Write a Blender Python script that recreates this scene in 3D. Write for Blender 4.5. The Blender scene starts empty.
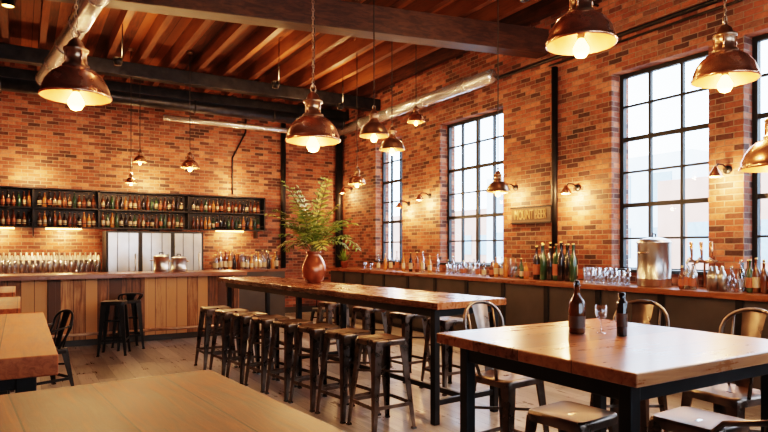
import bpy, math, random
from mathutils import Vector, Matrix
random.seed(7)
S=bpy.context.scene
F=600.0; HZ=248.0; CH=1.51; TH=math.radians(31.2); s_,c_=math.sin(TH),math.cos(TH)
def cam2w(a,d): return (a*c_+d*s_, -a*s_+d*c_)
def PZ(px,py,z):
    d=F*(CH-z)/(py-HZ); return cam2w((px-384)/F*d,d)
def PD(px,py,d):
    x,y=cam2w((px-384)/F*d,d); return (x,y,CH+(HZ-py)/F*d)
# ---------------------------------------------------------------- materials
def newmat(name):
    m=bpy.data.materials.new(name); m.use_nodes=True
    nt=m.node_tree; return m,nt,nt.nodes['Principled BSDF']
def N(nt,t,**k):
    n=nt.nodes.new(t)
    for a,b in k.items(): setattr(n,a,b)
    return n
def ramp(nt,stops):
    r=N(nt,'ShaderNodeValToRGB'); e=r.color_ramp.elements
    while len(e)<len(stops): e.new(0.5)
    for i,(p,c) in enumerate(stops):
        e[i].position=p; e[i].color=(c[0],c[1],c[2],1)
    return r
def math_(nt,op,a,b=None):
    n=N(nt,'ShaderNodeMath',operation=op)
    for i,v in enumerate((a,b)):
        if v is None: continue
        if isinstance(v,(int,float)): n.inputs[i].default_value=v
        else: nt.links.new(v,n.inputs[i])
    return n.outputs[0]
def simple(name,c1,c2=None,scale=8,metal=0,rough=.5,bump=0,coat=0,emis=None,es=0,rv=0.0,alpha=None):
    m,nt,p=newmat(name); L=nt.links
    if c2 is None: c2=tuple(x*.8 for x in c1)
    tc=N(nt,'ShaderNodeTexCoord'); no=N(nt,'ShaderNodeTexNoise'); no.inputs['Scale'].default_value=scale; no.inputs['Detail'].default_value=4
    L.new(tc.outputs['Object'],no.inputs['Vector'])
    r=ramp(nt,[(.3,c2),(.7,c1)]); L.new(no.outputs['Fac'],r.inputs['Fac']); L.new(r.outputs['Color'],p.inputs['Base Color'])
    p.inputs['Metallic'].default_value=metal; p.inputs['Roughness'].default_value=rough
    if rv:
        L.new(math_(nt,'ADD',math_(nt,'MULTIPLY',no.outputs['Fac'],rv),rough-rv/2),p.inputs['Roughness'])
    p.inputs['Coat Weight'].default_value=coat
    if bump:
        b=N(nt,'ShaderNodeBump'); b.inputs['Strength'].default_value=bump; b.inputs['Distance'].default_value=.01
        L.new(no.outputs['Fac'],b.inputs['Height']); L.new(b.outputs['Normal'],p.inputs['Normal'])
    if emis: p.inputs['Emission Color'].default_value=(*emis,1); p.inputs['Emission Strength'].default_value=es
    return m
def wood(name,cols,pw=.14,across='X',along='Y',rough=.35,coat=0.0,gap=.03,grain=1.0,var=.5,blen=None,bump=.25,off=0.0,spec=.5,wear=.2):
    m,nt,p=newmat(name); L=nt.links
    tc=N(nt,'ShaderNodeTexCoord'); sp=N(nt,'ShaderNodeSeparateXYZ'); L.new(tc.outputs['Object'],sp.inputs[0])
    A=sp.outputs[across]; Bc=sp.outputs[along]
    third=[q for q in 'XYZ' if q not in (across,along)][0]; C=sp.outputs[third]
    u=math_(nt,'ADD',math_(nt,'DIVIDE',A,pw),off); idx=math_(nt,'FLOOR',u); fr=math_(nt,'FRACT',u)
    wn=N(nt,'ShaderNodeTexWhiteNoise',noise_dimensions='2D'); cb=N(nt,'ShaderNodeCombineXYZ'); L.new(idx,cb.inputs[0])
    gapm=math_(nt,'LESS_THAN',fr,gap)
    if blen:
        w0=N(nt,'ShaderNodeTexWhiteNoise',noise_dimensions='1D'); L.new(idx,w0.inputs['W'])
        v=math_(nt,'ADD',math_(nt,'DIVIDE',Bc,blen),w0.outputs['Value']); L.new(math_(nt,'FLOOR',v),cb.inputs[1])
        g2=math_(nt,'LESS_THAN',math_(nt,'FRACT',v),gap*pw/blen*1.5); gapm=math_(nt,'MAXIMUM',gapm,g2)
    L.new(cb.outputs[0],wn.inputs['Vector'])
    cv=N(nt,'ShaderNodeCombineXYZ')
    L.new(math_(nt,'ADD',math_(nt,'MULTIPLY',A,14*grain),math_(nt,'MULTIPLY',wn.outputs['Value'],37)),cv.inputs[0])
    L.new(math_(nt,'MULTIPLY',Bc,1.3*grain),cv.inputs[1]); L.new(math_(nt,'MULTIPLY',C,14*grain),cv.inputs[2])
    no=N(nt,'ShaderNodeTexNoise'); no.inputs['Scale'].default_value=1.6; no.inputs['Detail'].default_value=7; no.inputs['Roughness'].default_value=.65; no.inputs['Distortion'].default_value=.8
    L.new(cv.outputs[0],no.inputs['Vector'])
    wr=N(nt,'ShaderNodeTexNoise'); wr.inputs['Scale'].default_value=3.2; wr.inputs['Detail'].default_value=6; wr.inputs['Roughness'].default_value=.7; L.new(tc.outputs['Object'],wr.inputs['Vector'])
    fac=math_(nt,'ADD',no.outputs['Fac'],math_(nt,'MULTIPLY',math_(nt,'SUBTRACT',wn.outputs['Value'],.5),var))
    fac=math_(nt,'ADD',fac,math_(nt,'MULTIPLY',math_(nt,'SUBTRACT',wr.outputs['Fac'],.5),wear*1.6))
    n=len(cols); r=ramp(nt,[(.22+.56*i/(n-1),cols[i]) for i in range(n)]); L.new(fac,r.inputs['Fac'])
    mx=N(nt,'ShaderNodeMix',data_type='RGBA'); L.new(math_(nt,'MULTIPLY',gapm,.85),mx.inputs['Factor']); L.new(r.outputs['Color'],mx.inputs['A']); mx.inputs['B'].default_value=(.012,.007,.004,1)
    L.new(mx.outputs['Result'],p.inputs['Base Color'])
    L.new(math_(nt,'ADD',math_(nt,'ADD',math_(nt,'MULTIPLY',no.outputs['Fac'],.2),math_(nt,'MULTIPLY',wr.outputs['Fac'],wear)),rough-.1-wear/2),p.inputs['Roughness'])
    p.inputs['Specular IOR Level'].default_value=spec
    p.inputs['Coat Weight'].default_value=coat; p.inputs['Coat Roughness'].default_value=.15
    b=N(nt,'ShaderNodeBump'); b.inputs['Strength'].default_value=bump; b.inputs['Distance'].default_value=.004
    L.new(math_(nt,'SUBTRACT',no.outputs['Fac'],math_(nt,'MULTIPLY',gapm,2.0)),b.inputs['Height']); L.new(b.outputs['Normal'],p.inputs['Normal'])
    return m
def brick(name):
    m,nt,p=newmat(name); L=nt.links
    tc=N(nt,'ShaderNodeTexCoord'); sp=N(nt,'ShaderNodeSeparateXYZ'); L.new(tc.outputs['Object'],sp.inputs[0])
    cb=N(nt,'ShaderNodeCombineXYZ'); L.new(math_(nt,'ADD',sp.outputs['X'],sp.outputs['Y']),cb.inputs[0]); L.new(sp.outputs['Z'],cb.inputs[1])
    nz=N(nt,'ShaderNodeTexNoise'); nz.inputs['Scale'].default_value=9; L.new(tc.outputs['Object'],nz.inputs['Vector'])
    va=N(nt,'ShaderNodeVectorMath',operation='SCALE'); va.inputs['Scale'].default_value=.014; L.new(nz.outputs['Color'],va.inputs[0])
    vb=N(nt,'ShaderNodeVectorMath',operation='ADD'); L.new(cb.outputs[0],vb.inputs[0]); L.new(va.outputs[0],vb.inputs[1])
    br=N(nt,'ShaderNodeTexBrick'); br.offset=.5
    L.new(vb.outputs[0],br.inputs['Vector'])
    for k,v in (('Scale',1),('Mortar Size',.006),('Mortar Smooth',.3),('Brick Width',.205),('Row Height',.068),('Bias',0)): br.inputs[k].default_value=v
    br.inputs['Color1'].default_value=(0,0,0,1); br.inputs['Color2'].default_value=(1,1,1,1); br.inputs['Mortar'].default_value=(.5,.5,.5,1)
    r=ramp(nt,[(0,(.045,.020,.016)),(.18,(.115,.037,.024)),(.42,(.215,.063,.036)),(.66,(.29,.088,.047)),(.85,(.39,.15,.085)),(1,(.11,.05,.038))])
    L.new(br.outputs['Color'],r.inputs['Fac'])
    n2=N(nt,'ShaderNodeTexNoise'); n2.inputs['Scale'].default_value=28; n2.inputs['Detail'].default_value=5; L.new(tc.outputs['Object'],n2.inputs['Vector'])
    n3=N(nt,'ShaderNodeTexNoise'); n3.inputs['Scale'].default_value=1.1; n3.inputs['Detail'].default_value=6; n3.inputs['Roughness'].default_value=.7; L.new(tc.outputs['Object'],n3.inputs['Vector'])
    k=math_(nt,'ADD',math_(nt,'MULTIPLY',n2.outputs['Fac'],1.1),math_(nt,'SUBTRACT',math_(nt,'MULTIPLY',n3.outputs['Fac'],2.4),.8))
    hs=N(nt,'ShaderNodeHueSaturation'); L.new(r.outputs['Color'],hs.inputs['Color']); L.new(k,hs.inputs['Value'])
    mx=N(nt,'ShaderNodeMix',data_type='RGBA'); L.new(br.outputs['Fac'],mx.inputs['Factor']); L.new(hs.outputs['Color'],mx.inputs['A']); mx.inputs['B'].default_value=(.22,.155,.115,1)
    L.new(mx.outputs['Result'],p.inputs['Base Color']); p.inputs['Roughness'].default_value=.8
    b=N(nt,'ShaderNodeBump'); b.inputs['Strength'].default_value=.9; b.inputs['Distance'].default_value=.014
    L.new(math_(nt,'SUBTRACT',math_(nt,'MULTIPLY',n2.outputs['Fac'],.6),br.outputs['Fac']),b.inputs['Height']); L.new(b.outputs['Normal'],p.inputs['Normal'])
    return m
def thin_glass(name,tint=(1,1,1),gl=.12,rough=.02):
    m=bpy.data.materials.new(name); m.use_nodes=True; nt=m.node_tree; nt.nodes.clear()
    o=N(nt,'ShaderNodeOutputMaterial'); t=N(nt,'ShaderNodeBsdfTransparent'); t.inputs[0].default_value=(*tint,1)
    g=N(nt,'ShaderNodeBsdfGlossy'); g.inputs['Roughness'].default_value=rough; g.inputs[0].default_value=(.9,.95,1,1)
    mx=N(nt,'ShaderNodeMixShader'); lw=N(nt,'ShaderNodeLayerWeight'); lw.inputs[0].default_value=.3
    f=math_(nt,'ADD',math_(nt,'MULTIPLY',lw.outputs['Facing'],gl*2.5),gl)
    nt.links.new(f,mx.inputs[0]); nt.links.new(t.outputs[0],mx.inputs[1]); nt.links.new(g.outputs[0],mx.inputs[2]); nt.links.new(mx.outputs[0],o.inputs[0]); return m
M={}
M['brick']=brick('brick_red')
M['floor']=wood('floor_planks',[(.13,.11,.095),(.27,.235,.205),(.40,.35,.31)],pw=.19,across='X',along='Y',rough=.32,blen=1.9,var=.5,gap=.02,wear=.3)
M['deck']=wood('ceiling_deck',[(.05,.016,.006),(.15,.046,.014),(.28,.095,.03)],pw=.16,across='X',along='Y',rough=.6,gap=.05,var=.7,spec=.25)
M['beam']=wood('beam_timber',[(.035,.015,.009),(.095,.037,.017),(.17,.07,.032)],pw=3,across='Y',along='X',rough=.5,gap=.0)
M['joist']=wood('joist_timber',[(.03,.010,.005),(.085,.027,.010),(.16,.056,.020)],pw=3,across='X',along='Y',rough=.6,gap=.0,spec=.25)
M['tableL']=wood('table_top_walnut',[(.06,.016,.006),(.19,.048,.016),(.36,.105,.036)],pw=.235,rough=.46,coat=.0,gap=.022,var=.5,grain=1.3,spec=.2,wear=.25)
M['tableM']=wood('table_top_oak',[(.10,.032,.012),(.23,.08,.028),(.36,.145,.056)],pw=.20,rough=.27,coat=.2,gap=.015,var=.4,bump=.12)
M['tableR']=wood('table_top_chestnut',[(.10,.034,.013),(.24,.085,.031),(.38,.155,.062)],pw=.31,across='Y',along='X',rough=.30,coat=.22,gap=.014,var=.4,off=.02,grain=1.2,bump=.06)
M['counter']=wood('counter_top_wood',[(.10,.033,.012),(.21,.072,.026),(.31,.12,.045)],pw=.3,rough=.3,coat=.2,gap=.01,bump=.1)
M['bartop']=wood('bar_top_wood',[(.09,.030,.011),(.18,.06,.021),(.27,.10,.036)],pw=.3,across='Y',along='X',rough=.3,coat=.2,gap=.01,bump=.1)
M['barfront']=wood('bar_front_reclaimed',[(.08,.032,.013),(.25,.10,.036),(.52,.25,.095)],pw=.17,across='X',along='Z',rough=.55,gap=.05,var=1.1)
M['black']=simple('black_steel',(.022,.021,.021),(.012,.011,.011),metal=.6,rough=.42)
M['frame']=simple('window_frame_black',(.02,.024,.028),metal=.3,rough=.5)
M['gun']=simple('gunmetal_bronze',(.24,.19,.16),(.08,.062,.052),scale=7,metal=1,rough=.30,rv=.3)
M['seat']=simple('dark_bronze_seat',(.11,.055,.032),(.04,.022,.015),scale=6,metal=.75,rough=.40,rv=.3)
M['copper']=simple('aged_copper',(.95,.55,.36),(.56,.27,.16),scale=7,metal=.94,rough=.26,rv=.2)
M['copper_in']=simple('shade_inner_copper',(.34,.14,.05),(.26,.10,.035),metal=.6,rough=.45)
M['bronze']=simple('bronze_fitting',(.60,.39,.26),(.30,.18,.11),metal=.95,rough=.3)
M['galv']=simple('galvanised_duct',(.82,.82,.82),(.66,.66,.68),scale=5,metal=.8,rough=.27)
M['steel']=simple('stainless_steel',(.62,.60,.58),(.46,.44,.42),scale=2,metal=1,rough=.3)
M['dkduct']=simple('dark_duct',(.05,.05,.055),(.025,.025,.03),metal=.8,rough=.4)
M['panel']=simple('counter_panel_charcoal',(.045,.038,.034),(.025,.022,.02),scale=3,rough=.5,bump=.1)
M['bulb']=simple('bulb_glow',(1,.6,.25),emis=(1,.48,.12),es=11,rough=.3)
M['amber']=simple('amber_bottle',(.15,.045,.01),(.06,.018,.006),rough=.08,coat=.6)
M['dark']=simple('dark_bottle',(.018,.012,.010),rough=.08,coat=.6)
M['green']=simple('green_bottle',(.03,.075,.03),(.02,.04,.02),rough=.08,coat=.6)
M['honey']=simple('whisky_bottle',(.48,.20,.05),(.36,.13,.03),rough=.1,coat=.6)
M['clearb']=thin_glass('clear_bottle_glass',(.88,.9,.9),.22)
M['label']=simple('bottle_label',(.55,.44,.3),(.42,.32,.2),rough=.7)
M['labelr']=simple('bottle_label_red',(.36,.11,.05),rough=.7)
M['labeld']=simple('bottle_label_brown',(.11,.05,.025),(.06,.028,.015),rough=.5)
M['cap']=simple('bottle_cap_gold',(.7,.5,.22),metal=.8,rough=.35)
M['glass']=thin_glass('drinking_glass',(.93,.95,.96),.2)
M['pane']=thin_glass('window_pane',(.97,.98,1),.008)
M['frost']=simple('frosted_cooler_glass',(.55,.57,.57),(.36,.38,.38),scale=2,rough=.22,metal=.5)
M['terra']=simple('copper_glazed_pot',(.40,.12,.05),(.18,.055,.025),scale=7,rough=.22,metal=.5,coat=.4)
M['leaf']=simple('fern_leaf',(.20,.28,.05),(.08,.16,.025),scale=12,rough=.4)
M['leaf2']=simple('fern_leaf_light',(.46,.42,.10),(.24,.30,.055),scale=12,rough=.4)
M['stem']=simple('plant_stem',(.12,.14,.04),rough=.6)
M['soil']=simple('soil',(.03,.02,.012),rough=.95)
M['signw']=wood('sign_wood',[(.04,.016,.007),(.08,.035,.015),(.13,.06,.025)],pw=.5,across='Z',along='Y',gap=0)
M['signt']=simple('sign_letters',(.36,.22,.11),rough=.6)
M['ext1']=simple('exterior_facade_pale',(.62,.68,.74),(.50,.56,.63),scale=1,rough=.9)
M['ext2']=simple('exterior_facade_brick',(.55,.31,.23),(.45,.25,.18),scale=1,rough=.9)
M['ext3']=simple('exterior_window_dark',(.26,.35,.44),rough=.3)
M['asph']=simple('asphalt',(.4,.4,.4),(.33,.33,.33),rough=.9)
M['rope']=simple('pendant_cord',(.02,.015,.012),rough=.7)
# ---------------------------------------------------------------- builder
class B:
    def __init__(s): s.v=[];s.f=[];s.m=[];s.sm=[];s.mats=[]
    def mi(s,k):
        if k not in s.mats: s.mats.append(k)
        return s.mats.index(k)
    def add(s,vs,fs,mat,smooth=False,T=None):
        o=len(s.v); i=s.mi(mat)
        for v in vs:
            v=Vector(v)
            if T is not None: v=T@v
            s.v.append(tuple(v))
        for f in fs: s.f.append([o+q for q in f]); s.m.append(i); s.sm.append(smooth)
    def box(s,x0,x1,y0,y1,z0,z1,mat,T=None):
        vs=[(x,y,z) for x in (x0,x1) for y in (y0,y1) for z in (z0,z1)]
        s.add(vs,[(0,1,3,2),(4,6,7,5),(0,4,5,1),(2,3,7,6),(0,2,6,4),(1,5,7,3)],mat,False,T)
    def cbox(s,c,sz,mat,T=None):
        s.box(c[0]-sz[0]/2,c[0]+sz[0]/2,c[1]-sz[1]/2,c[1]+sz[1]/2,c[2]-sz[2]/2,c[2]+sz[2]/2,mat,T)
    def beam(s,p0,p1,a0,a1,mat,up=(0,0,1)):
        p0=Vector(p0);p1=Vector(p1);d=(p1-p0).normalized(); U=Vector(up)
        if abs(d.dot(U))>.97: U=Vector((0,1,0))
        X=d.cross(U).normalized(); Y=X.cross(d).normalized()
        vs=[]
        for p,a in ((p0,a0),(p1,a1)):
            for sx,sy in ((-1,-1),(1,-1),(1,1),(-1,1)): vs.append(p+X*sx*a[0]/2+Y*sy*a[1]/2)
        s.add(vs,[(3,2,1,0),(4,5,6,7),(0,1,5,4),(1,2,6,5),(2,3,7,6),(3,0,4,7)],mat)
    def tube(s,pts,r,mat,seg=8,caps=True,closed=False):
        pts=[Vector(p) for p in pts]; n=len(pts); rs=r if isinstance(r,(list,tuple)) else [r]*n
        vs=[];fs=[]; prev=None
        for i,p in enumerate(pts):
            if closed: t=pts[(i+1)%n]-pts[i-1]
            else: t=(pts[min(i+1,n-1)]-pts[max(i-1,0)])
            t.normalize()
            if prev is None:
                a=Vector((0,0,1)) if abs(t.z)<.9 else Vector((1,0,0)); prev=(a-t*a.dot(t)).normalized()
            else: prev=(prev-t*prev.dot(t)).normalized()
            q=t.cross(prev)
            for k in range(seg):
                an=2*math.pi*k/seg; vs.append(p+(prev*math.cos(an)+q*math.sin(an))*rs[i])
        for i in range(n if closed else n-1):
            j=(i+1)%n
            for k in range(seg):
                k2=(k+1)%seg; fs.append((i*seg+k,i*seg+k2,j*seg+k2,j*seg+k))
        if caps and not closed:
            fs.append(tuple(reversed(range(seg)))); fs.append(tuple((n-1)*seg+k for k in range(seg)))
        s.add(vs,fs,mat,True)
    def lathe(s,prof,mat,o=(0,0,0),seg=24,cap0=False,cap1=False,T=None):
        vs=[];fs=[]
        for r,z in prof:
            for k in range(seg):
                a=2*math.pi*k/seg; vs.append((o[0]+r*math.cos(a),o[1]+r*math.sin(a),o[2]+z))
        n=len(prof)
        for i in range(n-1):
            for k in range(seg):
                k2=(k+1)%seg; fs.append((i*seg+k,i*seg+k2,(i+1)*seg+k2,(i+1)*seg+k))
        if cap0: fs.append(tuple(reversed(range(seg))))
        if cap1: fs.append(tuple((n-1)*seg+k for k in range(seg)))
        s.add(vs,fs,mat,True,T)
    def rr(s,loops,mat,capt=True,capb=False,cs=5,o=(0,0),smooth=True):
        vs=[];fs=[];n=4*cs
        for hx,hy,r,z in loops:
            for q,(sx,sy) in enumerate(((1,1),(-1,1),(-1,-1),(1,-1))):
                for k in range(cs):
                    a=math.pi/2*(q+k/(cs-1)); vs.append((o[0]+sx*(hx-r)+r*math.cos(a),o[1]+sy*(hy-r)+r*math.sin(a),z))
        for i in range(len(loops)-1):
            for k in range(n):
                k2=(k+1)%n; fs.append((i*n+k,i*n+k2,(i+1)*n+k2,(i+1)*n+k))
        if capt: fs.append(tuple((len(loops)-1)*n+k for k in range(n)))
        if capb: fs.append(tuple(reversed(range(n))))
        s.add(vs,fs,mat,smooth)
    def mesh(s,name):
        me=bpy.data.meshes.new(name); me.from_pydata(s.v,[],s.f)
        for k in s.mats: me.materials.append(M[k])
        me.polygons.foreach_set('material_index',s.m); me.polygons.foreach_set('use_smooth',s.sm); me.update(); return me
    def obj(s,name,loc=(0,0,0),rz=0,bevel=0):
        return place(s.mesh(name),name,loc,rz,bevel)
def place(me,name,loc,rz=0,bevel=0):
    ob=bpy.data.objects.new(name,me); ob.location=loc; ob.rotation_euler=(0,0,rz); S.collection.objects.link(ob)
    if bevel:
        b=ob.modifiers.new('bevel','BEVEL'); b.width=bevel; b.segments=2; b.limit_method='ANGLE'; b.angle_limit=math.radians(50)
    return ob
def light(kind,name,loc,power,col=(1,.56,.25),r=.04,parent=None,rot=None,size=None,spot=None):
    ld=bpy.data.lights.new(name,kind); ld.energy=power; ld.color=col
    if kind in('POINT','SPOT'): ld.shadow_soft_size=r
    if kind=='AREA': ld.shape='RECTANGLE'; ld.size,ld.size_y=size
    if spot: ld.spot_size=spot; ld.spot_blend=.8
    o=bpy.data.objects.new(name,ld); o.location=loc
    if rot: o.rotation_euler=rot
    S.collection.objects.link(o)
    if parent is not None: o.parent=parent
    return o
# ---------------------------------------------------------------- room
XR=6.7; YB=13.1; XL=-4.0; YF=-3.5; ZC=5.0; TW=.35
def wall(name,axis,c0,c1,a0,a1,ops,z1=ZC):
    b=B()
    def seg(s0,s1,za,zb):
        if s1-s0<1e-4 or zb-za<1e-4: return
        if axis=='Y': b.box(c0,c1,s0,s1,za,zb,'brick')
        else: b.box(s0,s1,c0,c1,za,zb,'brick')
    cur=a0
    for (o0,o1,za,zb) in sorted(ops):
        seg(cur,o0,0,z1); seg(o0,o1,0,za); seg(o0,o1,zb,z1); cur=o1
    seg(cur,a1,0,z1)
    return b.obj(name)
WZ0,WZ1=1.2,3.82
wins=[(10.34,11.42),(7.33,9.04),(3.93,5.24),(2.2,3.54),(-1.6,.6)]
wall('wall_right','Y',XR,XR+TW,YF,YB,[(a,b,WZ0,WZ1) for a,b in wins])
wall('wall_back','X',YB,YB+TW,XL-TW,XR+TW,[])
wall('wall_left','Y',XL-TW,XL,YF,YB,[])
fill_wins=[(.4,2.6),(3.6,5.6)]  # openings added behind the camera, unseen, to let in sky light as fill
wall('wall_front','X',YF-TW,YF,XL-TW,XR+TW,[(a,b,.9,WZ1) for a,b in fill_wins])
b=B(); b.box(XL-TW,XR+TW,YF-TW,YB+TW,-.1,0,'floor'); b.obj('floor')
b=B(); b.box(XL-TW,XR+TW,YF-TW,YB+TW,ZC,ZC+.12,'deck'); b.obj('ceiling')
def window(i,axis,a0,a1,c,z0,z1,cols,rows,sgn):
    b=B(); fw_=.055; dp=.06
    def bx(s0,s1,za,zb,d,mat):
        if axis=='Y': b.box(c-d/2,c+d/2,s0,s1,za,zb,mat)
        else: b.box(s0,s1,c-d/2,c+d/2,za,zb,mat)
    bx(a0,a0+fw_,z0,z1,dp,'frame');bx(a1-fw_,a1,z0,z1,dp,'frame');bx(a0+fw_,a1-fw_,z0,z0+fw_,dp,'frame');bx(a0+fw_,a1-fw_,z1-fw_,z1,dp,'frame')
    for k in range(1,cols):
        s=a0+(a1-a0)*k/cols; w=.018 if k!=cols//2 or cols%2 else .035; bx(s-w,s+w,z0+fw_,z1-fw_,.05,'frame')
    for k in range(1,rows):
        z=z0+(z1-z0)*k/rows; w=.028 if k in(2,4) else .013; bx(a0+fw_,a1-fw_,z-w,z+w,.044,'frame')
    bx(a0+fw_,a1-fw_,z0+fw_,z1-fw_,.006,'pane')
    if axis=='Y':
        x0,x1=(XR-.05,c-.04) if sgn>0 else (c+.04,XL+.05); b.box(min(x0,x1),max(x0,x1),a0+.001,a1-.001,z0,z0+.04,'frame')
    return b.obj('window_%d'%i)
for i,(a0,a1) in enumerate(wins): window(i+1,'Y',a0,a1,XR+.2,WZ0,WZ1,(3,4,3,3,4)[i],6,1)
for i,(a0,a1) in enumerate(fill_wins): window(i+6,'X',a0,a1,YF-.2,.9,WZ1,4,6,-1)  # glazing of the added fill openings, out of view
b=B(); b.box(XL,XR,YB-.03,YB,0,.14,'panel'); b.obj('baseboard_back')
b=B(); x=XL+.3
while x<XR-.1:
    b.box(x-.045,x+.045,YF,YB,ZC-.24,ZC,'joist'); x+=.50
b.obj('ceiling_joists')
def bigbeam(name,yR,xL,zL,xR,zR,h,w,yL=None,mat='beam'):
    b=B(); yl=yR if yL is None else yL
    b.beam((xL,yl,zL+h/2),(xR,yR,zR+h/2),(w,h),(w,h),mat)
    return b.obj(name,bevel=.01)
bigbeam('ceiling_beam',6.45,XL,4.32,XR,4.38,.36,.28,yL=8.6)
bigbeam('steel_beam',11.3,XL,4.50,XR,4.50,.24,.2,mat='dkduct')
bigbeam('ceiling_beam',2.9,XL,4.46,XR,4.46,.28,.24)
bigbeam('ceiling_beam',-.4,XL,4.46,XR,4.46,.28,.24)
bigbeam('steel_beam',12.75,XL,4.55,XR,4.55,.2,.16,mat='dkduct')
def duct(name,pts,r,mat,rings=1.0,seg=20):
    b=B(); b.tube(pts,r,mat,seg=seg)
    for i in range(len(pts)-1):
        p0=Vector(pts[i]);p1=Vector(pts[i+1]);L=(p1-p0).length;d=(p1-p0).normalized();k=rings
        while k<L:
            b.tube([p0+d*(k-.02),p0+d*(k+.02)],r*1.09,mat,seg=seg); k+=rings
    return b.obj(name)
duct('ventilation_duct',[(.95,4.0,4.12),(.30,10.7,4.12)],.11,'galv',.95)
duct('ventilation_duct',[(-3.5,11.9,4.26),(6.1,11.9,4.26)],.12,'dkduct',1.6)
duct('ventilation_duct',[(6.35,12.6,4.22),(6.35,7.2,4.22)],.11,'galv',1.2)
duct('ventilation_duct',[(2.4,12.35,4.08),(5.9,12.35,4.08)],.06,'galv',1.6)
def pipe(name,pts,r,mat='black'):
    b=B(); b.tube(pts,r,mat,seg=10); return b.obj(name)
pipe('conduit_pipe',[(XR-.04,YF+.1,4.28),(XR-.04,YB-.5,4.28)],.03)
pipe('conduit_pipe',[(XR-.04,YF+.1,4.19),(XR-.04,6.3,4.19)],.016)
pipe('conduit_pipe',[(XL+.3,5.3,4.70),(XR-.2,5.3,4.70)],.016)
def yw(px):
    r=(px-384)/F; d=XR/(c_*r+s_); return d*(c_-s_*r),d
def zw(px,py): return CH+(HZ-py)/F*yw(px)[1]
def xb(px):
    r=(px-384)/F; d=YB/(c_-s_*r); return d*(c_*r+s_),d
y,_=yw(557); pipe('downpipe',[(XR-.05,y,1.066),(XR-.05,y,4.14)],.045)
pipe('downpipe',[(XR-.12,YB-.14,0),(XR-.12,YB-.14,4.55)],.09)
x,_=xb(282); pipe('downpipe',[(x,YB-.08,1.055),(x,YB-.08,4.55)],.06)
x,_=xb(232); pipe('conduit_pipe',[(x,YB-.03,2.7),(x,YB-.03,3.5),(x+.3,YB-.03,4.1),(x+.3,YB-.03,4.5)],.02)
# ---------------------------------------------------------------- back bar
def bottle(b,x,y,z,h,r,mat,label=None,seg=10,cap='cap'):
    b.lathe([(r*.9,0),(r,h*.02),(r,h*.55),(r*.85,h*.64),(r*.38,h*.74),(r*.32,h*.93),(r*.4,h*.94),(r*.4,h*.965)],mat,(x,y,z),seg,cap0=True,cap1=True)
    b.lathe([(r*.36,h*.95),(r*.36,h)],cap,(x,y,z),seg,cap1=True)
    if label: b.lathe([(r*1.02,h*.15),(r*1.02,h*.45)],label,(x,y,z),seg)
def tumbler(b,x,y,z,h,r,seg=10):
    b.lathe([(0.001,.006),(r*.75,.006),(r,h),(r*.93,h),(r*.7,.015)],'glass',(x,y,z),seg)
def shaker(b,x,y,z,h,r,seg=10):
    b.lathe([(r*.75,0),(r,h*.62),(r*.96,h*.64),(r*.6,h*.82),(r*.4,h*.84),(r*.36,h*.97),(.002,h)],'steel',(x,y,z),seg,cap0=True)
def wineglass(b,x,y,z,h,r,seg=10):
    b.lathe([(r*.8,0),(r*.1,h*.04),(r*.09,h*.42),(r*.7,h*.55),(r,h*.75),(r*.85,h),(r*.8,h),(r*.9,h*.75),(r*.1,h*.5)],'glass',(x,y,z),seg)
BY=10.2; BXR=3.35
b=B()
b.box(-3.2,BXR-.1,BY+.08,BY+.62,0.1,1.04,'barfront'); b.box(-3.2,BXR-.12,BY+.12,BY+.6,0,.1,'panel')
b.box(-3.3,BXR,BY-.1,BY+.72,1.04,1.11,'bartop')
for xx in (-2.2,-.9,.4,1.7,BXR-.14): b.box(xx-.05,xx+.05,BY+.055,BY+.08,.1,1.04,'barfront')
b.tube([(-3.2,BY-.06,.2),(BXR-.1,BY-.06,.2)],.022,'bronze')
for xx in (-3,-1.4,.2,1.8,3.1): b.tube([(xx,BY-.06,.2),(xx,BY+.09,.2)],.014,'bronze')
b.obj('bar_counter',bevel=.005)
b=B(); b.box(-3.2,1.3,YB-.62,YB-.04,0,1.0,'panel'); b.box(-3.2,1.3,YB-.66,YB-.04,1.0,1.05,'bartop')
b.obj('back_counter')
b=B(); b.box(3.4,5.0,YB-.62,YB-.04,0,1.0,'panel'); b.box(3.4,5.0,YB-.66,YB-.04,1.0,1.05,'bartop'); b.obj('back_counter')
b=B(); x0=1.38;x1=3.2; b.box(x0,x1,YB-.68,YB-.04,0,1.84,'frame')
w=(x1-x0)/3
for i in range(3):
    b.box(x0+i*w+.04,x0+(i+1)*w-.04,YB-.70,YB-.68,.15,1.80,'frost')
    for q in (.33,.66): b.box(x0+(i+q)*w-.006,x0+(i+q)*w+.006,YB-.706,YB-.70,.15,1.80,'frame')
    b.tube([(x0+(i+1)*w-.09,YB-.73,.9),(x0+(i+1)*w-.09,YB-.73,1.4)],.012,'steel')
b.obj('back_bar_cooler')
SX0,SX1=-2.6,4.66; SY0,SY1=YB-.28,YB
b=B()
for z in (1.9,2.26,2.62): b.box(SX0,SX1,SY0,SY1,z-.015,z+.015,'black')
b.box(SX0,SX1,SY1-.02,SY1,1.9,2.62,'panel')
for xx in (SX0,-1.2,.2,1.3,3.0,SX1): b.box(xx-.015,xx+.015,SY0,SY1,1.9,2.62,'black')
b.box(SX0,SX1,SY0,SY0+.012,1.97,1.985,'black');b.box(SX0,SX1,SY0,SY0+.012,2.33,2.345,'black')
for xx in (-1.2,.2,4.5): b.box(xx-.01,xx+.01,SY0+.05,SY1,1.72,1.9,'black')
b.obj('bottle_shelf')
b=B()
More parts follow.
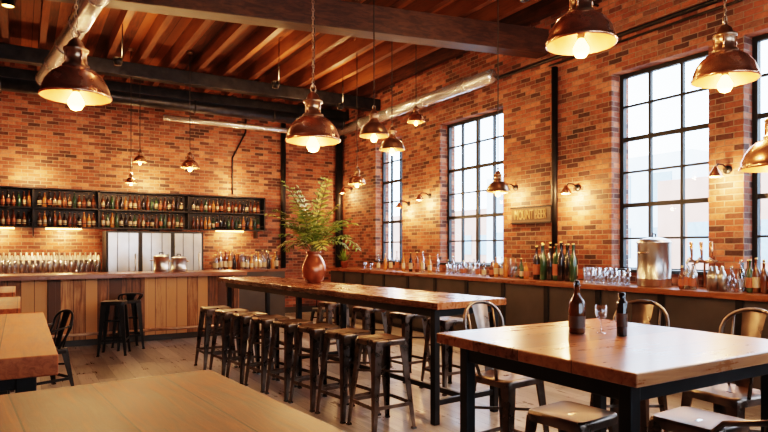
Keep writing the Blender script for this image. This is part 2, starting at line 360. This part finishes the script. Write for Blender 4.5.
for z in (1.916,2.276):
    x=SX0+.08
    while x<SX1-.06:
        if min(abs(x-q) for q in (-1.2,.2,1.3,3.0))>.055:
            k=random.choice(['amber','amber','dark','amber','honey','dark','green']); bottle(b,x,YB-.18+random.uniform(-.01,.01),z,random.uniform(.25,.31),.034,k,random.choice([None,'label','labelr','label',None]),8)
        x+=.083
b.obj('shelf_bottles')
b=B()
x=-2.9
while x<1.25:
    shaker(b,x,YB-.34,1.05,.38,.038,8); shaker(b,x+.04,YB-.44,1.05,.33,.036,8) ; tumbler(b,x,YB-.56,1.05,.24,.034,8)
    x+=.088
b.obj('shaker_row')
b=B(); x=3.5
while x<4.9:
    for yy in (YB-.56,YB-.44,YB-.3):
        k=random.choice(['clearb','honey','amber','clearb','dark']); bottle(b,x,yy,1.05,random.uniform(.28,.42),.038,k,random.choice([None,'label']),8)
    x+=.095
b.obj('back_counter_bottles')
def pot(name,loc,r,h,n=1):
    b=B(); b.lathe([(r*.96,0),(r,.01),(r,h*.14),(r*1.025,h*.15),(r*1.025,h*.17),(r,h*.18),(r,h*.86),(r*1.05,h*.87),(r*1.05,h*.895),(r*.98,h*.91)],'steel',(0,0,0),32,cap0=True)
    b.lathe([(r*.98,h*.91),(r*.92,h*.94),(r*.5,h*.98),(.02,h)],'steel',(0,0,0),32)
    b.tube([(.03,0,h-.01),(.03,0,h+.035),(-.03,0,h+.035),(-.03,0,h-.01)],.009,'black')
    for sg in(-1,1): b.tube([(sg*r,-.05,h*.68),(sg*(r+.04),-.05,h*.68),(sg*(r+.04),.05,h*.68),(sg*r,.05,h*.68)],.009,'bronze')
    return b.obj(name,loc)
pot('ice_bucket',(2.0,BY+.25,1.11),.12,.29); pot('ice_bucket',(2.3,BY+.32,1.11),.12,.26)
# ---------------------------------------------------------------- right counter
CX0=6.02
b=B(); b.box(CX0+.06,XR-.001,.2,12.4,.08,1.0,'panel'); b.box(CX0+.12,XR-.001,.2,12.4,0,.08,'black')
b.box(CX0,XR-.001,.1,12.45,1.0,1.06,'counter')
y=.7
while y<12.3:
    b.box(CX0+.045,CX0+.06,y-.04,y+.04,.1,1.0,'black'); y+=.85
b.obj('side_counter',bevel=.004)
CT=1.06
def ypx(px,x):
    r=(px-384)/F; d=x/(c_*r+s_); return d*(c_-s_*r)
def bottles_run(name,px0,px1,n,kinds,hr,rr_=.036,rows=(6.3,6.45)):
    b=B()
    for i in range(n):
        for xx in rows:
            px=px0+(px1-px0)*(i+.5)/n+random.uniform(-1,1)
            k=random.choice(kinds); y=ypx(px,xx)
            if k=='tumbler': tumbler(b,xx,y,CT,random.uniform(.13,.17),.038)
            elif k=='wine': wineglass(b,xx,y,CT,.2,.038)
            elif k=='shaker': shaker(b,xx,y,CT,.26,.042)
            else: bottle(b,xx,y,CT,random.uniform(*hr),rr_,k,random.choice([None,'label','labelr']),10,random.choice(['cap','dark','cap']))
    return b.obj(name)
bottles_run('counter_bottles',362,440,12,['amber','honey','dark','clearb','tumbler'],(.28,.4),rows=(6.35,))
bottles_run('counter_glasses',446,486,8,['tumbler','tumbler','wine','clearb','shaker'],(.24,.32),rows=(6.25,6.42))
bottles_run('counter_bottles',490,528,8,['amber','green','honey','clearb'],(.22,.32))
bottles_run('liquor_bottles',534,577,7,['green','dark','amber','green'],(.46,.54),.05)
bottles_run('counter_glasses',582,630,8,['tumbler','wine','tumbler'],(.2,.28),rows=(6.2,6.33,6.47))
bottles_run('counter_bottles',680,696,3,['amber','shaker','clearb'],(.24,.32),rows=(6.2,6.32))
bottles_run('counter_glasses',708,735,5,['tumbler','wine','clearb','shaker'],(.2,.28),rows=(6.2,6.32))
bottles_run('liquor_bottles',738,790,7,['dark','green','amber','clearb'],(.28,.36))
pot('beer_keg_pot',(6.36,ypx(654,6.36),CT),.185,.58)
b=B()
for i,px in enumerate((692,702,712)):
    y=ypx(px,6.5); b.tube([(6.55,y,CT),(6.55,y,CT+.3),(6.45,y,CT+.34),(6.4,y,CT+.28)],.012,'bronze'); b.tube([(6.5,y,CT+.33),(6.48,y,CT+.52)],[.01,.022],'copper')
b.tube([(6.55,ypx(717,6.55),CT+.3),(6.55,ypx(688,6.55),CT+.3)],.018,'bronze')
b.obj('beer_tap')
y0=ypx(552,XR);y1=ypx(513,XR); zc=1.51+(HZ-215)/F*yw(532)[1]
b=B(); b.box(-.03,0,-(y1-y0)/2,(y1-y0)/2,-.12,.12,'signw')
for zz in(-.12,.12): b.box(-.04,0,-(y1-y0)/2-.02,(y1-y0)/2+.02,zz-.012,zz+.012,'black')
sign=b.obj('wall_sign',(XR,(y0+y1)/2,zc))
cu=bpy.data.curves.new('sign_text','FONT'); cu.body='MOUNT BEER'; cu.size=.21; cu.extrude=.008; cu.align_x='CENTER'; cu.align_y='CENTER'
t=bpy.data.objects.new('sign_text',cu); S.collection.objects.link(t); t.parent=sign; t.location=(-.036,0,0); t.rotation_euler=(math.pi/2,0,-math.pi/2); cu.materials.append(M['signt'])
t.scale=((y1-y0)*.95/1.5,1,1)
# ---------------------------------------------------------------- tables
def table(name,w,l,h,th,loc,rz,top,legs,mat='black',stretch=True,legw=.07,apron=.07,inset=.1):
    b=B(); b.box(0,w,0,l,h-th,h,top)
    for (lx,ly) in legs: b.box(lx-legw/2,lx+legw/2,ly-legw/2,ly+legw/2,0,h-th,mat)
    xs=[q[0] for q in legs];ys=[q[1] for q in legs];x0,x1,y0,y1=min(xs),max(xs),min(ys),max(ys)
    for yy in sorted(set(ys)): b.box(x0,x1,yy-.02,yy+.02,h-th-apron,h-th-.001,mat)
    for xx in (x0,x1): b.box(xx-.02,xx+.02,y0,y1,h-th-apron,h-th-.001,mat)
    if stretch:
        for yy in sorted(set(ys)): b.box(x0,x1,yy-.02,yy+.02,.16,.21,mat)
        b.box((x0+x1)/2-.02,(x0+x1)/2+.02,y0,y1,.16,.21,mat)
    return b.obj(name,loc,rz,bevel=.006)
MT=(2.98,4.06); MR=math.radians(4.1)
table('communal_table',.83,5.25,1.05,.06,(MT[0],MT[1],0),MR,'tableM',[(.06,.10),(.77,.10),(.10,2.7),(.73,2.7),(.10,5.0),(.73,5.0)],legw=.06)
def mt(u,v): return (MT[0]+u*math.cos(MR)-v*math.sin(MR), MT[1]+u*math.sin(MR)+v*math.cos(MR))
table('high_top_table',1.3,1.24,1.05,.055,(1.93,1.40,0),0,'tableR',[(.12,.12),(1.18,.12),(.12,1.12),(1.18,1.12)],legw=.06,apron=.09,stretch=False)
rz=math.radians(5); w=2.3;l=1.9
cx,cy=PZ(210,369,1.05)
ox=cx-(w*math.cos(rz)-l*math.sin(rz)); oy=cy-(w*math.sin(rz)+l*math.cos(rz))
tb=table('high_top_table',w,l,1.05,.07,(ox,oy,0),rz,'tableL',[(.12,.12),(w-.14,.12),(.12,l-.12),(w-.14,l-.12)],legw=.08)
table('high_top_table',1.4,2.0,1.05,.09,(-1.26,2.95,0),0,'tableL',[(.12,.14),(1.28,.14),(.12,1.86),(1.28,1.86)],legw=.08)
table('high_top_table',1.2,1.3,1.05,.07,(-1.2,5.35,0),0,'tableL',[(.12,.12),(1.08,.12),(.12,1.18),(1.08,1.18)])
table('high_top_table',1.2,1.2,1.05,.07,(-1.25,7.3,0),0,'tableL',[(.12,.12),(1.08,.12),(.12,1.08),(1.08,1.08)])
# ---------------------------------------------------------------- stools & chairs
def stool_parts(b,h,ht=.148,hb=.205,mat='gun',sm='seat'):
    b.rr([(ht+.004,ht+.004,.04,h-.055),(ht+.008,ht+.008,.045,h-.02),(ht+.004,ht+.004,.045,h-.004),(ht-.006,ht-.006,.04,h)],mat,capt=False,capb=False)
    b.rr([(ht-.006,ht-.006,.04,h),(ht-.03,ht-.03,.035,h-.007),(.05,.03,.028,h-.012)],sm,capt=False,capb=False)
    b.rr([(.05,.03,.028,h-.012),(.03,.012,.011,h-.014)],sm,capt=False); b.rr([(.03,.012,.011,h-.0145)],'dark',capt=True)
    b.rr([(ht,ht,.04,h-.03),(.01,.01,.005,h-.03)],mat,capt=True)
    ti=ht-.02
    for sx in(-1,1):
        for sy in(-1,1):
            b.add([(sx*(ti+.018),sy*(ti+.018),h-.03),(sx*(ti-.055),sy*(ti+.018),h-.03),(sx*(hb-.028),sy*(hb),0),(sx*hb,sy*hb,0),
                   (sx*(ti+.018),sy*(ti+.012),h-.03),(sx*(ti-.055),sy*(ti+.012),h-.03),(sx*(hb-.028),sy*(hb-.006),0),(sx*hb,sy*(hb-.006),0)],
                  [(0,1,2,3),(7,6,5,4),(0,3,7,4),(1,5,6,2),(3,2,6,7),(0,4,5,1)],mat)
            b.add([(sx*(ti+.018),sy*(ti+.018),h-.03),(sx*(ti+.018),sy*(ti-.055),h-.03),(sx*(hb),sy*(hb-.028),0),(sx*hb,sy*hb,0),
                   (sx*(ti+.012),sy*(ti+.018),h-.03),(sx*(ti+.012),sy*(ti-.055),h-.03),(sx*(hb-.006),sy*(hb-.028),0),(sx*(hb-.006),sy*hb,0)],
                  [(0,1,2,3),(7,6,5,4),(0,3,7,4),(1,5,6,2),(3,2,6,7),(0,4,5,1)],mat)
            b.cbox((sx*(hb-.012),sy*(hb-.012),.008),(.036,.036,.016),'dark')
    for zf in (.28*h,):
        k=hb+(ti-hb)*zf/h
        for sg in(-1,1):
            b.beam((-k,sg*k,zf),(k,sg*k,zf),(.006,.03),(.006,.03),mat); b.beam((sg*k,-k,zf),(sg*k,k,zf),(.006,.03),(.006,.03),mat)
    zf=.62*h; k=hb+(ti-hb)*zf/h
    b.beam((-k,-k,zf),(k,k,zf),(.005,.02),(.005,.02),mat); b.beam((-k,k,zf),(k,-k,zf+.001),(.005,.02),(.005,.02),mat)
b=B(); stool_parts(b,.76,.155,.21); ST=b.mesh('bar_stool')
b=B(); stool_parts(b,.76,.15,.19,'black','black'); STB=b.mesh('bar_stool_black')
def chair_mesh(h,back,armed=True,mat='gun',ht=.18,hb=.225):
    b=B(); stool_parts(b,h,ht,hb,mat,'seat' if mat=='gun' else mat)
    ht-=.01; yb=-ht
    pts=[(-ht,yb+.10,h-.03)]
    n=14
    for i in range(n+1):
        a=math.pi*i/n; x=-math.cos(a)*(ht+.025); z=h+back*(.55+.45*math.sin(a)**.6) ; y=yb-.06*math.sin(a)-.03
        pts.append((x,y,z))
    pts.append((ht,yb+.10,h-.03))
    b.tube(pts,.0125,mat,seg=10)
    if armed:
        for sg in(-1,1): b.tube([(sg*(ht+.015),.08,h-.01),(sg*(ht+.03),.07,h+back*.35),(sg*(ht+.03),.0,h+back*.5),(sg*(ht+.022),yb-.02,h+back*.6)],.011,mat,seg=8)
    vs=[];fs=[];rows=6
    for i in range(rows+1):
        f=i/rows; z=h-.005+(back*.97+.005)*f; w=.05+.03*f*f; y=yb-.0-.085*f**1.2+.02*(1-f)
        for xx in(-w,-w/2,0,w/2,w): vs.append((xx,y-.012*(1-(xx/w)**2),z))
    for i in range(rows):
        for j in range(4): q=i*5+j; fs.append((q,q+1,q+6,q+5))
    b.add(vs,fs,mat,True)
    for sg in(-1,1): b.tube([(sg*.105,yb+.01,h-.005),(sg*.125,yb-.04,h+back*.5),(sg*.13,yb-.08,h+back*.93)],.008,mat,seg=6)
    return b.mesh('metal_chair')
CHM=chair_mesh(.64,.48)
LOW=chair_mesh(.45,.38,True,'black')
FARM=chair_mesh(.74,.10,False,'black',.15,.19)
for i in range(8):
    v=.32+i*.475; x,y=mt(-.35-.035*i,v)
    place(ST,'bar_stool',(x,y,0),MR+random.uniform(-.08,.08))
for v in (1.0,1.7,2.5,3.4):
    x,y=mt(.83+.16,v); place(ST,'bar_stool',(x,y,0),MR+random.uniform(-.1,.1))
place(CHM,'metal_chair',(2.88,3.12,0),math.pi+.1)
place(CHM,'metal_chair',(3.66,2.72,0),math.pi/2+.25)
place(CHM,'metal_chair',(3.72,2.06,0),math.pi/2-.1)
place(CHM,'metal_chair',(2.36,1.20,0),-.05)
SS=B(); stool_parts(SS,.64,.17,.215); SSm=SS.mesh('metal_stool')
place(SSm,'metal_stool',(2.52,2.22,0),.1); place(SSm,'metal_stool',(2.98,1.80,0),.05)
place(FARM,'bar_stool_with_back',(1.38,9.72,0),.1); place(STB,'bar_stool',(1.14,9.3,0),-.3)
place(LOW,'metal_chair',(.20,7.3,0),math.pi/2+.4)
place(LOW,'metal_chair',(4.6,9.6,0),math.pi/2)
# ---------------------------------------------------------------- items on tables
T1=1.05
b=B(); R=.044
b.lathe([(R*.9,0),(R,.008),(R,.155),(R*.85,.175),(R*.42,.2),(R*.32,.245),(R*.42,.247),(R*.42,.258)],'amber',(0,0,0),24,cap0=True,cap1=True)
b.lathe([(R*.3,.255),(R*.36,.262),(R*.3,.28),(.004,.285)],'dark',(0,0,0),16)
b.lathe([(R*1.01,.03),(R*1.01,.095)],'labeld',(0,0,0),24)
b.tube([(-.02,0,.235),(-.024,0,.26),(0,0,.288),(.024,0,.26),(.02,0,.235)],.0018,'steel',seg=6)
x,y=PZ(577,333,T1); b.obj('beer_bottle',(x,y,T1))
b=B(); R=.027
b.lathe([(R*.95,0),(R,.005),(R,.17),(R*.9,.18),(R*.55,.19),(R*.55,.205)],'dark',(0,0,0),20,cap0=True,cap1=True); b.lathe([(R*.62,.2),(R*.62,.225)],'dark',(0,0,0),16,cap1=True); b.lathe([(R*1.02,.05),(R*1.02,.12)],'labeld',(0,0,0),20)
x,y=PZ(622,336,T1); b.obj('sauce_bottle',(x,y,T1))
b=B(); wineglass(b,0,0,0,.15,.034,24)
x,y=PZ(601,333,T1); b.obj('wine_glass',(x,y,T1))
x,y=mt(.55,3.15)
b=B()
b.lathe([(.085,0),(.10,.01),(.15,.08),(.165,.16),(.155,.24),(.115,.32),(.085,.36),(.088,.39),(.105,.415),(.095,.415),(.078,.39),(.074,.37)],'terra',(0,0,0),32,cap0=True)
b.lathe([(.076,.375),(.002,.38)],'soil',(0,0,0),16)
for i in range(36):
    az=i*2.39996+random.uniform(-.3,.3); up=random.random()
    L=random.uniform(.5,.88) if up<.7 else random.uniform(.88,1.1)
    tilt0=random.uniform(.3,1.4) if up<.7 else random.uniform(0,.4); bend=random.uniform(.4,1.2) if up<.7 else .3
    mat=random.choice(['leaf','leaf','leaf2']); p=Vector((random.uniform(-.04,.04),random.uniform(-.04,.04),.375)); pts=[p.copy()]; n=13; ang=tilt0*.4
    side=Vector((-math.sin(az),math.cos(az),0))
    for k in range(n):
        d=Vector((math.cos(az)*math.sin(ang),math.sin(az)*math.sin(ang),math.cos(ang))); p=p+d*L/n; pts.append(p.copy()); ang+=(bend+tilt0*.6)/n
        if k>=3:
            for sg in(-1,1):
                ll=(.13*math.sin(math.pi*min(1,(k-1.4)/(n-1)))+.025)*random.uniform(.85,1.15); q=p
                dr=(side*sg*.9+d*.45+Vector((0,0,random.uniform(-.3,.15)))).normalized()
                tip=q+dr*ll+Vector((0,0,-.02))
                wv=d*.017; up_=Vector((0,0,.006))
                a1=q+dr*ll*.3; a2=q+dr*ll*.65
                b.add([q,a1+wv*.9,a1+up_,a1-wv*.9,a2+wv*.75-up_,a2+up_*.3,a2-wv*.75-up_,tip],[(0,1,2),(0,2,3),(1,4,5,2),(2,5,6,3),(4,7,5),(5,7,6)],mat)
    b.tube(pts,[.005]*(n)+[.001],'stem',seg=5)
b.obj('potted_fern',(x,y,T1))
b=B(); b.lathe([(.06,0),(.085,.14),(.09,.15),(.08,.15)],'terra',(0,0,0),18,cap0=True); b.lathe([(.08,.14),(.001,.145)],'soil',(0,0,0),18)
for i in range(40):
    az=random.uniform(0,6.28);t=random.uniform(.1,1.2);L=random.uniform(.15,.34); d=Vector((math.cos(az)*math.sin(t),math.sin(az)*math.sin(t),math.cos(t))); sd=Vector((-math.sin(az),math.cos(az),0))*.02
    p=Vector((0,0,.14)); b.add([p,p+d*L*.5+sd,p+d*L,p+d*L*.5-sd],[(0,1,2,3)],'leaf')
b.obj('potted_plant',(6.25,12.05,CT))
# ---------------------------------------------------------------- pendants
def pendant_mesh(D,cord,chain,matS='copper'):
    R=D/2; b=B(); k=D/.42
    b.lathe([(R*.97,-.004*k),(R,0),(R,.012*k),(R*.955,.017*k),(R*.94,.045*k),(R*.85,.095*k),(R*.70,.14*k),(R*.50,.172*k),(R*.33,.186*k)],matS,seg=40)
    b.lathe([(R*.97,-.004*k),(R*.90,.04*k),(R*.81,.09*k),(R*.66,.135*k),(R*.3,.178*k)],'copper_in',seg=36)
    b.lathe([(R*.38,.182*k),(R*.38,.20*k),(R*.29,.207*k),(R*.29,.285*k),(R*.35,.29*k),(R*.35,.305*k),(R*.25,.318*k),(R*.19,.35*k),(R*.10,.368*k),(.006,.38*k)],'bronze',seg=28)
    for j in range(4):
        a=j*math.pi/2+.4; b.tube([(R*.31*math.cos(a),R*.31*math.sin(a),.205*k),(R*.31*math.cos(a),R*.31*math.sin(a),.285*k)],.007*k,'copper',seg=6)
    b.tube([(R*.10*math.cos(t*math.pi/6),0,.40*k+R*.14*math.sin(t*math.pi/6)) for t in range(12)],.006*k,'bronze',seg=6,closed=True)
    b.lathe([(.022*k,.17*k),(.022*k,.03*k)],'bronze',seg=14,cap1=True)
    b.lathe([(.016*k,.035*k),(.03*k,.01*k),(.048*k,-.025*k),(.048*k,-.05*k),(.03*k,-.078*k),(.002,-.086*k)],'bulb',seg=18)
    z0=.42*k
    if chain:
        z=z0; j=0; ztop=min(cord,z0+.9)
        while z<ztop:
            pts=[]
            for t in range(8):
                a=t*math.pi/4; u=.009*math.cos(a); w=.02*math.sin(a)
                pts.append((u,0,z+w) if j%2 else (0,u,z+w))
            b.tube(pts,.0035,'bronze',seg=5,closed=True); z+=.032; j+=1
        b.tube([(0,0,ztop-.01),(0,0,cord)],.008,'rope',seg=6)
        b.tube([(.006,0,z0-.02),(.02,.01,(z0+ztop)/2),(0,0,ztop)],.004,'rope',seg=5)
    else: b.tube([(0,0,z0-.02),(0,0,cord)],.008,'rope',seg=6)
    b.lathe([(.002,cord-.05),(.05,cord-.035),(.055,cord)],'bronze',seg=18,cap1=True)
    return b.mesh('pendant_lamp')
def pendant(px,py,wpx,D,power,chain=True,mat='copper',top=ZC):
    d=F*D/wpx; x,y,z=PD(px,py,d)
    o=place(pendant_mesh(D,top-z,chain,mat),'pendant_lamp',(x,y,z))
    light('POINT','bulb_light',(0,0,-.125*D/.42),power,r=.03,parent=o)
    return o
PW=46
pendant(76,97,66,.44,34); pendant(313,141,55,.44,PW); pendant(581,44,69,.44,PW); pendant(725,80,62,.44,PW); pendant(778,168,68,.44,28)
pendant(190,168,18,.32,38,False); pendant(140,162,13.5,.24,30,False); pendant(131,183,12,.21,30,False)
pendant(357,184,18,.30,22,False); pendant(374,136,30,.36,20,False,'bronze'); pendant(392,150,26,.36,20,False,'bronze'); pendant(498,192,24,.30,14,False,'bronze'); pendant(416,122,18,.28,16,False)
b=B(); b.tube([(0,0,0),(0,0,.35)],.008,'black'); b.lathe([(.07,-.12),(.075,0),(.03,.02)],'black',seg=18,cap1=True); b.lathe([(.065,-.11),(.001,-.10)],'bulb',seg=18)
x,y,z=PD(8,28,7.5); b.obj('ceiling_spotlight',(x,y,ZC-.35))
def sconce(y,z,power=14,down=True):
    b=B(); b.tube([(0,0,0),(-.02,0,0)],.05,'black',seg=14)
    b.tube([(-.01,0,0),(-.10,0,.05),(-.2,0,.05),(-.24,0,.0)],.011,'black',seg=8)
    b.lathe([(.075,-.09),(.07,-.06),(.035,-.01),(.02,.02)],'copper',(-.24,0,0),20); b.lathe([(.02,-.01),(.028,-.05),(.028,-.075),(.002,-.1)],'bulb',(-.24,0,0),14)
    o=b.obj('wall_sconce',(XR,y,z))
    light('POINT','bulb_light',(-.2,0,-.14),power,r=.05,parent=o)
    return o
def zs(px,py): return zw(px,py)
sconce(ypx(578,XR),zs(578,188),42); sconce(ypx(409,XR),zs(409,204),38); sconce(ypx(516,XR),zs(516,188),34); sconce(ypx(430,XR),zs(430,196),34); sconce(ypx(728,XR),zs(728,170),32); sconce(ypx(352,XR),zs(352,190),28)
b=B()
for xx in (-2.0,-.4,.7,3.9): b.box(xx-.3,xx+.3,YB-.2,YB-.16,1.86,1.884,'bulb')
b.obj('shelf_strip_light')
for xx in (-2.0,-.4,.7,3.9): light('POINT','strip_glow',(xx,YB-.2,1.78),28,r=.05)
for xx in (-1.5,.2,2.2,4.0): light('POINT','shelf_uplight',(xx,YB-.35,2.8),36,r=.06)
for i,(xx,yy) in enumerate(((1.2,9.4),(3.6,9.4),(1.5,4.7),(4.6,4.7),(5.2,10.2))):
    b=B(); b.lathe([(.05,0),(.07,.1),(.06,.1),(.04,.02)],'black',seg=16,cap0=True); b.tube([(.06,0,.05),(.06,0,ZC-4.15)],.008,'black',seg=6)
    o=b.obj('ceiling_uplight',(xx,yy,4.15)); light('POINT','uplight_glow',(0,0,.16),32,r=.05,parent=o)
# ---------------------------------------------------------------- exterior
b=B(); b.box(XR+TW+.1,60,-40,60,-.3,-.2,'asph'); b.obj('street')
def bld(x,y0,y1,h,mat):
    b=B(); b.box(x,x+8,y0,y1,-.2,h,mat); y=y0+1
    while y<y1-1.5:
        z=1
        while z<h-1.2: b.box(x-.05,x,y,y+1.1,z,z+1.5,'ext3'); z+=2.6
        y+=2.2
    b.obj('exterior_building')
bld(24,-14,4,5,'ext1'); bld(22,5,15,4.2,'ext2'); bld(26,16,30,6,'ext1'); bld(30,31,48,4.5,'ext2')
# ---------------------------------------------------------------- world, camera
w=bpy.data.worlds.new('World'); S.world=w; w.use_nodes=True; nt=w.node_tree; bg=nt.nodes['Background']
tc=N(nt,'ShaderNodeTexCoord'); no=N(nt,'ShaderNodeTexNoise'); no.inputs['Scale'].default_value=3; no.inputs['Detail'].default_value=5
nt.links.new(tc.outputs['Generated'],no.inputs['Vector']); r=ramp(nt,[(.35,(.50,.74,1)),(.65,(.84,.94,1))]); nt.links.new(no.outputs['Fac'],r.inputs['Fac']); nt.links.new(r.outputs['Color'],bg.inputs['Color']); bg.inputs['Strength'].default_value=6.5
cd=bpy.data.cameras.new('camera'); cam=bpy.data.objects.new('camera',cd); S.collection.objects.link(cam); S.camera=cam
cam.location=(0,0,CH); cam.rotation_euler=(math.pi/2,0,-TH); cd.sensor_width=36; cd.lens=F/768*36; cd.shift_y=(HZ-216)/768; cd.clip_start=.05
S.view_settings.view_transform='Filmic'; S.view_settings.look='High Contrast'; S.view_settings.exposure=.78
